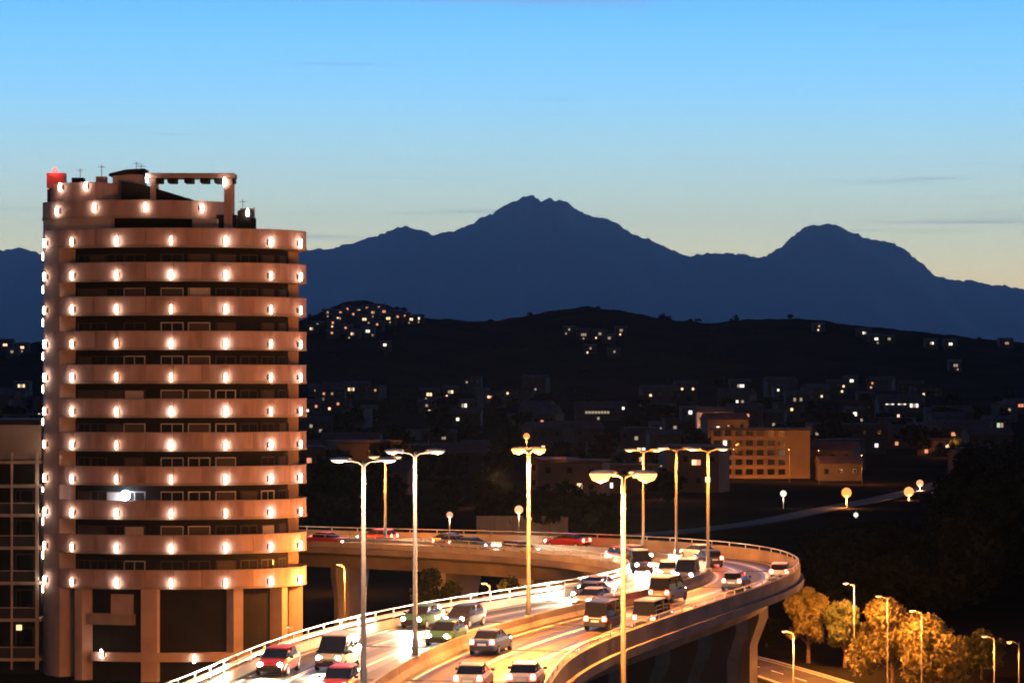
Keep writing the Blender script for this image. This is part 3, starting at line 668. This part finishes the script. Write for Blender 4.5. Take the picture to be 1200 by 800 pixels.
for px, d, ty, w, lab in ((508, 236, 664, 5, 'dark bushy tree under the far limb beside a pier'), (598, 230, 672, 5.5, 'dark tree inside the hairpin of the viaduct'), (640, 222, 690, 4.5, 'low dark tree close under the inner bend')):
    tree(on(px, d), EYE - (ty - HY) / F * d, w, int(px), lab, leaf_d, 4500, .22, 'dark trees inside the hairpin')
def wood():
    cl = []; g = random.Random(3)
    def clump(x, y, h, w):
        z = float(gz(x, y))
        for k in range(6): a = g.random() * 6.3; r = w * .3 * g.random(); cl.append((x + math.cos(a) * r, y + math.sin(a) * r, z + h * g.uniform(.35, .88), w * .3, w * .3, h * .2))
    for k in range(170):                          # the black wooded slope on the far side of the street
        d = g.uniform(290, 560); px = g.uniform(965 + max(0, 420 - d) * .2, 1330)
        if px < 1110 and d > 385: d = g.uniform(290, 385)
        clump((px - CX) / F * d, d, g.uniform(4.5, 7) if px < 1110 else g.uniform(9, 16), g.uniform(7, 11))
    o = link('wood', leaves(cl, 90000, .55, 5), leaf_d); tag(o, 'black wood on the slope beyond the lower street', kind='stuff')
    cl2 = []; cl[:] = []
    for k in range(560):                          # tree belts across the valley and on the hills
        d = 420 * (2350 / 420) ** g.random(); px = g.uniform(-150, 1350)
        if d < 900 and 500 < px < 1130 and (px > 800 or g.random() < .6): continue
        k2 = 1 if d < 1400 else .55; clump((px - CX) / F * d, d, g.uniform(6, 11) * k2, g.uniform(7, 15) * k2)
    o = link('tree_belts', leaves(cl, 120000, 1.1, 6), leaf_d); tag(o, 'dark tree belts scattered over the valley', kind='stuff')
wood()

# ------------------------------------------------------------------ lower street and its lamps
def streets():
    asp = mat('worn_street_asphalt', (.055, .05, .046), .9, .3, .4, bump=.2, spec=.1)
    Q = [Vector(p) for p in ((46, 140), (40, 175), (34, 205), (30.5, 220), (27.5, 233), (24.5, 244), (21.5, 255), (17, 266), (8, 285), (-10, 330))]
    Q = spline(Q)
    o = sweep(Q, [(-3.2, .02), (3.2, .02), (3.2, -.3), (-3.2, -.3)], 0).build('street', asp); tag(o, 'lower street passing under the viaduct bend', kind='structure')
    for s in (-1, 1):
        k = sweep(Q, [(s * 3.2 - .15, .14), (s * 3.2 + .15, .14), (s * 3.2 + .15, -.2), (s * 3.2 - .15, -.2)], 0).build('kerb', concrete, o)
        sweep(Q, [(s * 2.8 - .06, .026), (s * 2.8 + .06, .026), (s * 2.8 + .06, .02), (s * 2.8 - .06, .02)], 0).build('edge_line', paint, o)
    for i in range(0, len(Q) - 4, 6): sweep(Q, [(-.06, .026), (.06, .026), (.06, .02), (-.06, .02)], 0, i, i + 3).build('lane_dash', paint, o)
    # far lit road in the valley
    Q = spline([Vector(on(px, d)[:2]) for px, d in ((560, 440), (740, 450), (880, 480), (960, 560), (1030, 600), (1075, 640), (1120, 760), (1180, 820))], 6)
    mb = MB(); secs = []
    for i, q in enumerate(Q):
        t = tang(Q, i); n = Vector((t.y, -t.x)); z = float(gz(q.x, q.y)); secs.append([Vector((q.x + n.x * a, q.y + n.y * a, z + h)) for a, h in ((-3, .2), (3, .2), (3, -.5), (-3, -.5))])
    o = mb.loft(secs).build('road', asp); tag(o, 'valley road under amber street lamps', kind='structure')
streets()
ST = 'single-arm lamps along the lower street'
for px, d, ty, w, gl, lab in ((1001, 239, 684, 26000, white_glass, 'thin pale lamp post between the lamp-lit trees'), (1040, 221.5, 699, 9000, sod_mid, 'lamp post rising behind the round golden tree'), (1080, 215.5, 716, 9000, sod_mid, 'lamp post beside the orange lamp-lit tree'),
                             (1165, 207, 746, 5000, sod_mid, 'lamp with a warm round glow beyond the trees'), (1194, 224, 752, 1800, sod_hot, 'yellow lamp beyond the low bushy tree'), (930, 226, 740, 26000, sod_mid, 'low lamp added under the outer bend to light the street'),
                             (884, 216, 756, 6000, sod_mid, 'low lamp added against the viaduct piers to light the street')):  # the two low lamps at the bend are added to light the street
    p = on(px, d); street_lamp(p, EYE - (ty - HY) / F * d, lab, 1, .8, gl, w, SODIUM, R(10), r=.06, group=ST, scale=.6, cone=178, spill=.35)
IN = 'small lamps inside the hairpin'
for px, d, ty, w, lab in ((404, 236, 662, 8000, 'small lamp post by the piers next to the tower'), (574, 226, 684, 12000, 'small white lamp beside the dark tree inside the hairpin'), (345, 216, 735, 700, 'small white lamp by the foot of the tower')):
    p = on(px, d); street_lamp(p, EYE - (ty - HY) / F * d, lab, 1, .5, sod_mid, w, SODIUM, 0, r=.07, group=IN, scale=.6, cone=178, spill=.6)

# globe lamps on the valley floor
def globe_lamp(px, py, d, r, strength, col, label, watts=0, group='amber lamps in the valley'):
    x, y, z = on(px, d); top = EYE - (py - HY) / F * d; t = thing('globe_lamp', label, 'street lamp', (x, y, z), 0, group)
    MB().tube([(0, 0, -.2), (0, 0, max(2, top - z - r * .8))], [.14, .08], 6).build('pole', steel, t)
    mb = MB(); secs = []
    for k in range(7):
        a = math.pi * (k + .15) / 6.3; secs.append([Vector((math.sin(a) * r * math.cos(j * math.pi / 5), math.sin(a) * r * math.sin(j * math.pi / 5), -math.cos(a) * r)) for j in range(10)])
    key = 'globe_glass_%g_%d' % (strength, int(col[2] * 100))
    o = mb.loft(secs).build('globe', mat(key, (.06, .05, .04), .4, emit=col, strength=strength), t, smooth=True); o.location = (0, 0, top - z)
    if watts: lamp(t, (0, -r * .6, top - z - r * 1.6), watts, col, r * .6)
for px, py, d, r, s, col, lab, w in (
        (527, 603, 400, .5, 1.1, (1, .45, .25), 'round pinkish globe lamp beyond the far limb of the viaduct', 600), (608, 597, 420, .7, 1.5, (1, .46, .2), 'large round warm globe lamp beside the low pale wall', 1200),
        (617, 511, 640, .8, 1.5, (1, .32, .07), 'round orange globe lamp seen over the amber lamp post', 1500), (992, 577, 560, 1.1, 1.7, (1, .34, .07), 'large amber globe lamp at the start of the valley road', 5000),
        (1065, 576, 600, 1.15, 1.7, (1, .36, .09), 'large amber globe lamp at the bend of the valley road', 5000), (1078, 566, 650, .9, 1.3, (1, .42, .18), 'pinkish globe lamp just past the bend of the valley road', 5000),
        (918, 578, 560, .7, 1.4, (1, .86, .66), 'white globe lamp below the lit apartment block', 300), (957, 632, 430, .5, 1.4, (.86, 1, .6), 'greenish globe lamp at the edge of the black wood', 900),
        (1003, 603, 520, .5, 1.2, (.9, .95, .75), 'small pale globe lamp below the amber ones', 800), (1095, 577, 620, .55, 1.2, (.7, .75, .9), 'small bluish globe lamp at the edge of the wood', 0)):
    globe_lamp(px, py, d, r, s, col, lab, w)

# ------------------------------------------------------------------ buildings of the valley
lw = {'warm': mat('lit_window_warm', (.8, .6, .4), .5, emit=(1.0, .66, .36), strength=1.7), 'white': mat('lit_window_white', (.8, .8, .8), .5, emit=(1.0, .92, .78), strength=1.6),
      'red': mat('lit_window_red', (.8, .3, .2), .5, emit=(1.0, .36, .2), strength=1.0), 'dim': mat('lit_window_dim', (.6, .5, .4), .5, emit=(1.0, .75, .5), strength=.4), 'green': mat('lit_window_green', (.7, .8, .6), .5, emit=(.8, 1.0, .66), strength=.8)}
walls = [mat('house_wall_%d' % k, c, .9, .2, .2) for k, c in enumerate(((.12, .09, .075), (.15, .12, .1), (.10, .07, .055), (.13, .1, .085)))]
rooft = mat('clay_roof', (.11, .06, .045), .9, .3, .3)
UNIT = {}
def unit_box():
    if 'b' not in UNIT: UNIT['b'] = MB().box((0, 0, .5), (1, 1, 1))
    return UNIT['b']
def house(px, d, w, h, dep, label, group, lit=(), roof=True, rows=0, cols=0, wall=None, rz=0, name='house', darkwin=True):
    x, y, z = on(px, d); t = thing(name, label, 'building' if name != 'house' else 'house', (x, y, z), rz, group)
    MB().box((0, dep / 2, h / 2 - .5), (w, dep, h + 1)).build('wall', wall or random.choice(walls), t)
    if roof:
        rh = w * .16
        MB().loft([[Vector((-w / 2 - .4, -.4 + 0, h)), Vector((-w / 2 - .4, dep + .4, h)), Vector((-w / 2 - .4, dep / 2, h + rh))], [Vector((w / 2 + .4, -.4, h)), Vector((w / 2 + .4, dep + .4, h)), Vector((w / 2 + .4, dep / 2, h + rh))]]).build('roof', rooft, t)
    else: MB().box((0, dep / 2, h + .55), (w + .5, dep + .5, .5)).build('roof', rooft, t)
    for (u, v, ww, wh, k) in lit:                  # lit windows: across 0..1, up 0..1
        MB().box((-w / 2 + u * w, -.05, v * h), (ww, .2, wh)).build('window', lw[k], t)
    if darkwin and rows:
        for r in range(rows):
            for c in range(cols):
                u = (c + .5) / cols; v = (r + .55) / rows
                if any(abs(u - l[0]) * w < l[2] * .5 + 1 and abs(v - l[1]) * h < l[3] * .5 + 1 for l in lit): continue
                MB().box((-w / 2 + u * w, -.04, v * h), (1.2, .12, 1.4)).build('window', glassd, t)
    return t
def lit_spot(px, py, d, wpx, hpx, kind, label, group, bw=None, bh=None, n=1, gap=0):
    """A house at distance d whose lit window(s) stand at photo spot (px, py)."""
    k = d / F; zz = EYE - (py - HY) * k; x, y, z = on(px, d); wm, hm = wpx * k, hpx * k
    above = zz - z
    if above < hm * .6: above = hm * .6 + .5
    w = bw or max(9, n * wm * 1.2 + (n - 1) * gap * k + 4 + random.random() * 4); h = bh or max(above + hm, 6)
    lit = []
    for i in range(n):
        u0 = .5 + ((i - (n - 1) / 2) * (wm + gap * k)) / w; m = max(1, int(round(wm / 1.5)))
        for j in range(m): lit.append((u0 + ((j - (m - 1) / 2) * wm / m) / w, min(above / h, .93), wm / m * .78, min(hm, 1.9), kind if (j * 7 + int(px)) % 4 else 'dim'))
    if random.random() < .5: lit.append((random.uniform(.15, .85), max(.2, min(above / h, .93) - 3.1 / h), 1.1, 1.3, random.choice(('dim', 'dim', 'warm'))))
    if above > 18:                                                  # too high for a house on this ground: pull it nearer the slope
        h = above + hm
    return house(px, d, w, h, 9 + random.random() * 4, label, group, lit, roof=h < 14, rows=max(1, int(h / 3.2)), cols=max(2, int(w / 3.4)) if d < 1500 else 0)
def depth_for(px, py, lo=500, hi=2180, up=4.0):                     # where a line of sight comes within `up` metres of the ground
    for d in np.linspace(lo, hi, 400):
        if EYE - (py - HY) / F * d - float(gz((px - CX) / F * d, d)) < up: return float(d)
    return hi
HT = 'houses of the hilltop town'
g = random.Random(11)
for px, py, w_, k in ((372, 380, 3, 'red'), (384, 366, 3, 'red'), (390, 378, 3, 'red'), (397, 373, 5, 'warm'), (399, 366, 3, 'red'), (407, 362, 3, 'red'), (414, 368, 3, 'red'), (420, 364, 4, 'warm'), (427, 374, 5, 'warm'), (430, 361, 3, 'red'), (431, 388, 5, 'white'),
                      (437, 366, 4, 'red'), (444, 360, 3, 'warm'), (450, 365, 4, 'red'), (455, 373, 5, 'warm'), (459, 368, 4, 'warm'), (466, 371, 3, 'red'), (474, 370, 3, 'red'), (482, 374, 4, 'warm'), (490, 373, 4, 'white'), (389, 390, 3, 'red'), (413, 391, 4, 'warm'), (451, 404, 4, 'white'),
                      (365, 385, 4, 'warm'), (442, 380, 3, 'red'), (405, 384, 3, 'red')):
    d = depth_for(px, py, 1560, 2185, 4.5)
    lit_spot(px, py, d, w_, w_ * .8, k, {'red': 'reddish lit house of the hilltop town below the mountains', 'warm': 'warmly lit house of the hilltop town below the mountains', 'white': 'white-lit house of the hilltop town below the mountains'}[k] + (', near its top' if py < 369 else ', low on its slope' if py > 377 else ', halfway up'), HT)
RH = 'lit farmhouses on the dark ridge'
for px, py, w_, k in ((684, 392, 7, 'dim'), (703, 391, 4, 'dim'), (714, 396, 4, 'dim'), (728, 387, 4, 'dim'), (667, 386, 3, 'dim'), (692, 408, 3, 'dim'), (720, 412, 3, 'dim'), (1013, 390, 5, 'white'), (1027, 397, 5, 'white'), (1042, 397, 4, 'dim'), (1092, 402, 5, 'white'), (1114, 403, 5, 'white'), (1180, 402, 5, 'dim'),
                      (1120, 428, 6, 'dim'), (998, 446, 5, 'white'), (6, 404, 6, 'warm'), (26, 407, 5, 'warm'), (14, 412, 4, 'dim'), (960, 382, 3, 'dim')):
    d = depth_for(px, py, 1450, 2185, 4.5)
    lit_spot(px, py, d, w_ * .9, w_ * .8, k, {'dim': 'dimly lit farmhouse high on the dark ridge', 'white': 'white-lit farmhouse high on the dark ridge', 'warm': 'warmly lit farmhouse on the ridge behind the round tower'}[k] + (' under the highest peak' if 600 < px < 800 else ' under the second peak' if 900 < px < 1100 else ' where the range runs low' if px > 1100 else ''), RH)
VL = 'houses of the valley'
for px, py, w_, h_, k, n, gap, lab in ((373, 457, 10, 5, 'white', 1, 0, 'small hall with one wide lit window next to the long lit hall'), (393, 456, 8, 6, 'white', 2, 2, 'hall with two bright windows beside the tower'), (417, 456, 10, 7, 'warm', 2, 2, 'long hall with bright warm windows on the plain'),
        (442, 460, 7, 6, 'warm', 1, 0, 'house with one warm window beyond the long hall'), (430, 483, 9, 8, 'dim', 1, 0, 'olive dim-lit house on the plain below the halls'), (412, 487, 5, 5, 'white', 1, 0, 'house with one small white window below the halls'), (503, 462, 8, 7, 'warm', 1, 0, 'house with one large warm window on the plain'),
        (528, 459, 8, 7, 'warm', 1, 0, 'house with one bright window between its lit neighbours'), (544, 475, 8, 6, 'white', 1, 0, 'low house with a wide white window on the plain'), (565, 463, 5, 9, 'white', 1, 0, 'house with one tall narrow white window'), (520, 473, 12, 6, 'dim', 1, 0, 'dim pinkish house among the lit ones'),
        (500, 475, 4, 4, 'dim', 1, 0, 'small dim house at the edge of the plain'), (557, 527, 7, 7, 'dim', 1, 0, 'dim grey-lit house above the tower lamps'), (520, 513, 7, 4, 'dim', 1, 0, 'low dim house in the dark fields'), (380, 529, 24, 4, 'dim', 1, 0, 'low shed with a long dim window behind the tower'),
        (700, 483, 34, 4, 'dim', 1, 0, 'long low shed with a dim strip window'), (684, 505, 12, 4, 'dim', 1, 0, 'small shed with a short dim strip window'), (608, 493, 5, 6, 'dim', 1, 0, 'small house with a dim narrow window'), (780, 481, 9, 8, 'dim', 1, 0, 'house with a soft broad lit window'),
        (809, 483, 6, 6, 'white', 1, 0, 'house with a small bright window by the pink house'), (868, 452, 10, 7, 'white', 1, 0, 'house with one very bright window above the pink house'), (935, 468, 4, 8, 'dim', 2, 4, 'house with a pair of narrow windows'), (1002, 485, 6, 8, 'white', 1, 0, 'house with one tall bright window on the plain'),
        (1015, 466, 3, 7, 'dim', 1, 0, 'house with one thin dim window'), (1057, 475, 12, 6, 'white', 3, 4, 'hall with a row of three brilliant white windows'), (1097, 486, 6, 8, 'warm', 1, 0, 'house with one warm window near the three-window hall'), (1028, 507, 11, 8, 'green', 1, 0, 'house with one broad greenish window'),
        (1019, 506, 4, 7, 'dim', 1, 0, 'narrow house beside the greenish window'), (1080, 504, 6, 7, 'dim', 1, 0, 'dim house beyond the greenish window'), (1170, 498, 14, 10, 'green', 1, 0, 'wide house with a large pale green window'), (1155, 502, 5, 6, 'dim', 1, 0, 'small dim house beside the pale green window'),
        (1193, 475, 16, 5, 'red', 1, 0, 'house with a red glowing strip'), (994, 538, 8, 9, 'white', 1, 0, 'house with one white window near the lit apartment block'), (983, 541, 4, 6, 'dim', 1, 0, 'small house with a dim window near the lit apartment block'), (8, 468, 26, 10, 'green', 1, 0, 'yard building with a broad greenish light behind the slab block'),
        (25, 452, 10, 5, 'warm', 1, 0, 'house with a warm window behind the slab block'), (775, 503, 5, 7, 'dim', 1, 0, 'narrow dim house behind the lamp posts')):
    d = depth_for(px, py, 480, 1650, 4.2)
    lit_spot(px, py, d, w_ * .85, h_ * .7, k, lab, VL, n=n, gap=gap)
# unlit houses filling the plain
for k in range(125):
    d = 620 * (1700 / 620) ** g.random(); px = g.uniform(-20, 1230)
    if d < 800 and (820 < px < 1130): continue
    w = g.uniform(9, 20); h = g.uniform(5, 11); rf = g.random() < .6
    lab = 'shadowy %s %s-roofed house %s, %s' % ('broad' if w > 15 else 'tall' if h > 8.5 else 'small', 'gable' if rf else 'flat', 'behind the round tower' if px < 350 else 'below the hilltop town' if px < 560 else 'behind the viaduct lamp posts' if px < 800 else 'around the amber apartment block' if px < 970 else 'beyond the black wood', 'on the open plain' if d < 1300 else 'at the foot of the hills')
    house(px, d, w, h, 9, lab, 'shadowy houses of the valley', lit=[(g.uniform(.15, .85), g.choice((.3, .7)), 1.2, 1.3, g.choice(('dim', 'warm', 'warm', 'red', 'white'))) for q in range(g.choice((1, 1, 2, 3)))], roof=rf, rows=2, cols=3, rz=g.uniform(-.5, .5))

def lit_block():                                                    # the five-storey block whose balconies catch the lamps
    d = 740.0; x, y, z = on(833, d); t = thing('apartment_block', 'amber-lit apartment block with rows of balconies', 'building', (x, y, z), R(-6)); w = 28.5; h = EYE - (504 - HY) / F * d - z
    och = mat('ochre_wall', (.42, .30, .19), .85, .15, .15)
    MB().box((w / 2, 7, h / 2), (w, 12, h)).build('wall', och, t); MB().box((w / 2, 7, h + .3), (w + 1, 13, .6)).build('roof', rooft, t)
    fh = h / 5
    for r in range(5):
        p = MB().box((w * .41, .2, r * fh + .55), (w * .78, 1.6, 1.1)).build('balcony', och, t)
        for c in range(7):
            MB().box((1.8 + c * 3.1, .96, r * fh + 1.9), (1.9, .1, 1.6)).build('window', glassd, t)
    for c in range(8): MB().box((.3 + c * 3.1, .3, h / 2), (.3, 1.2, h - .1)).build('balcony_wall', och, t)
    MB().box((4.0, .5, fh * 4 - .9), (1.2, .3, 1.4)).build('window', lw['white'], t); MB().box((4.0, .5, fh + 1.2), (1.3, .3, 1.6)).build('window', lw['dim'], t)
    # two street lamps before it
    for px, dd in ((860, 716), (925, 712), (960, 700)):
        street_lamp(on(px, dd), 9, 'street lamp in front of the lit apartment block', 1, 1, sod_mid, 7500, SODIUM, R(-90), r=.09, group='street lamps before the apartment block', scale=1, cone=178, spill=.5)
lit_block()
house(968, 745, 16, 8, 10, 'low pale annexe beside the lit apartment block', VL, rows=2, cols=4, wall=walls[1], rz=R(-20))
house(985, 720, 12, 5, 9, 'small pale-roofed house below the annexe', VL, rows=1, cols=3, wall=walls[1])
house(838, 1120, 16, 9, 9, 'pinkish house lit by a street lamp on the plain', VL, rows=2, cols=3, wall=mat('pink_wall', (.45, .28, .24), .85, .1, .3))
street_lamp(on(830, 1108), 7, 'street lamp in front of the pinkish house', 1, 1, sod_mid, 9000, (1, .6, .35), R(-90), r=.1, scale=1.2, cone=178, spill=.5)
for px, d, h, w, lab in ((392, 330, 8, 4000, 'behind the tower by the far limb'), (470, 700, 8, 9000, 'among the dark houses behind the tower lamps'), (565, 560, 8, 6000, 'over the fields beyond the far limb'), (660, 650, 8, 9000, 'between the two amber-headed lamp posts'),
                         (1010, 690, 8, 9000, 'by the houses beyond the valley road'), (880, 980, 8, 12000, 'above the amber apartment block'), (775, 600, 8, 6000, 'behind the bend lamp posts'), (1120, 900, 8, 9000, 'beyond the wood towards the hills')):
    street_lamp(on(px, d), h, 'amber fill lamp added ' + lab, 1, 1, sod_mid, w, SODIUM, R(-90), r=.09, group='amber fill lamps added across the valley', cone=178, spill=.4)  # lamps added to throw warm reddish patches over houses and ground
# the low pale wall beside the globe lamp
def low_wall():
    x, y, z = on(612, 432); t = thing('retaining_wall', 'low pale wall beyond the far limb of the viaduct', 'wall', (x, y, z))
    for k in range(5): MB().box((-6.2 + 3.1 * k, 0, 2.4), (3.05, .4, 5.2)).build('panel', mat('pale_wall', (.4, .34, .3), .85, .15, .4), t)
low_wall()

# ------------------------------------------------------------------ the air between here and the mountains
def haze():
    o = MB().box((0, 25500, 1730), (80000, 57000, 3560)).build('haze', None); tag(o, 'thin blue dusk haze over the valley', kind='stuff')
    m = bpy.data.materials.new('haze'); m.use_nodes = True; N = m.node_tree.nodes; N.clear()
    out = N.new('ShaderNodeOutputMaterial'); v = N.new('ShaderNodeVolumePrincipled'); v.inputs['Color'].default_value = (.62, .78, 1, 1)
    v.inputs['Density'].default_value = HAZE; v.inputs['Anisotropy'].default_value = .45
    m.node_tree.links.new(v.outputs[0], out.inputs['Volume']); o.data.materials.append(m)
haze()
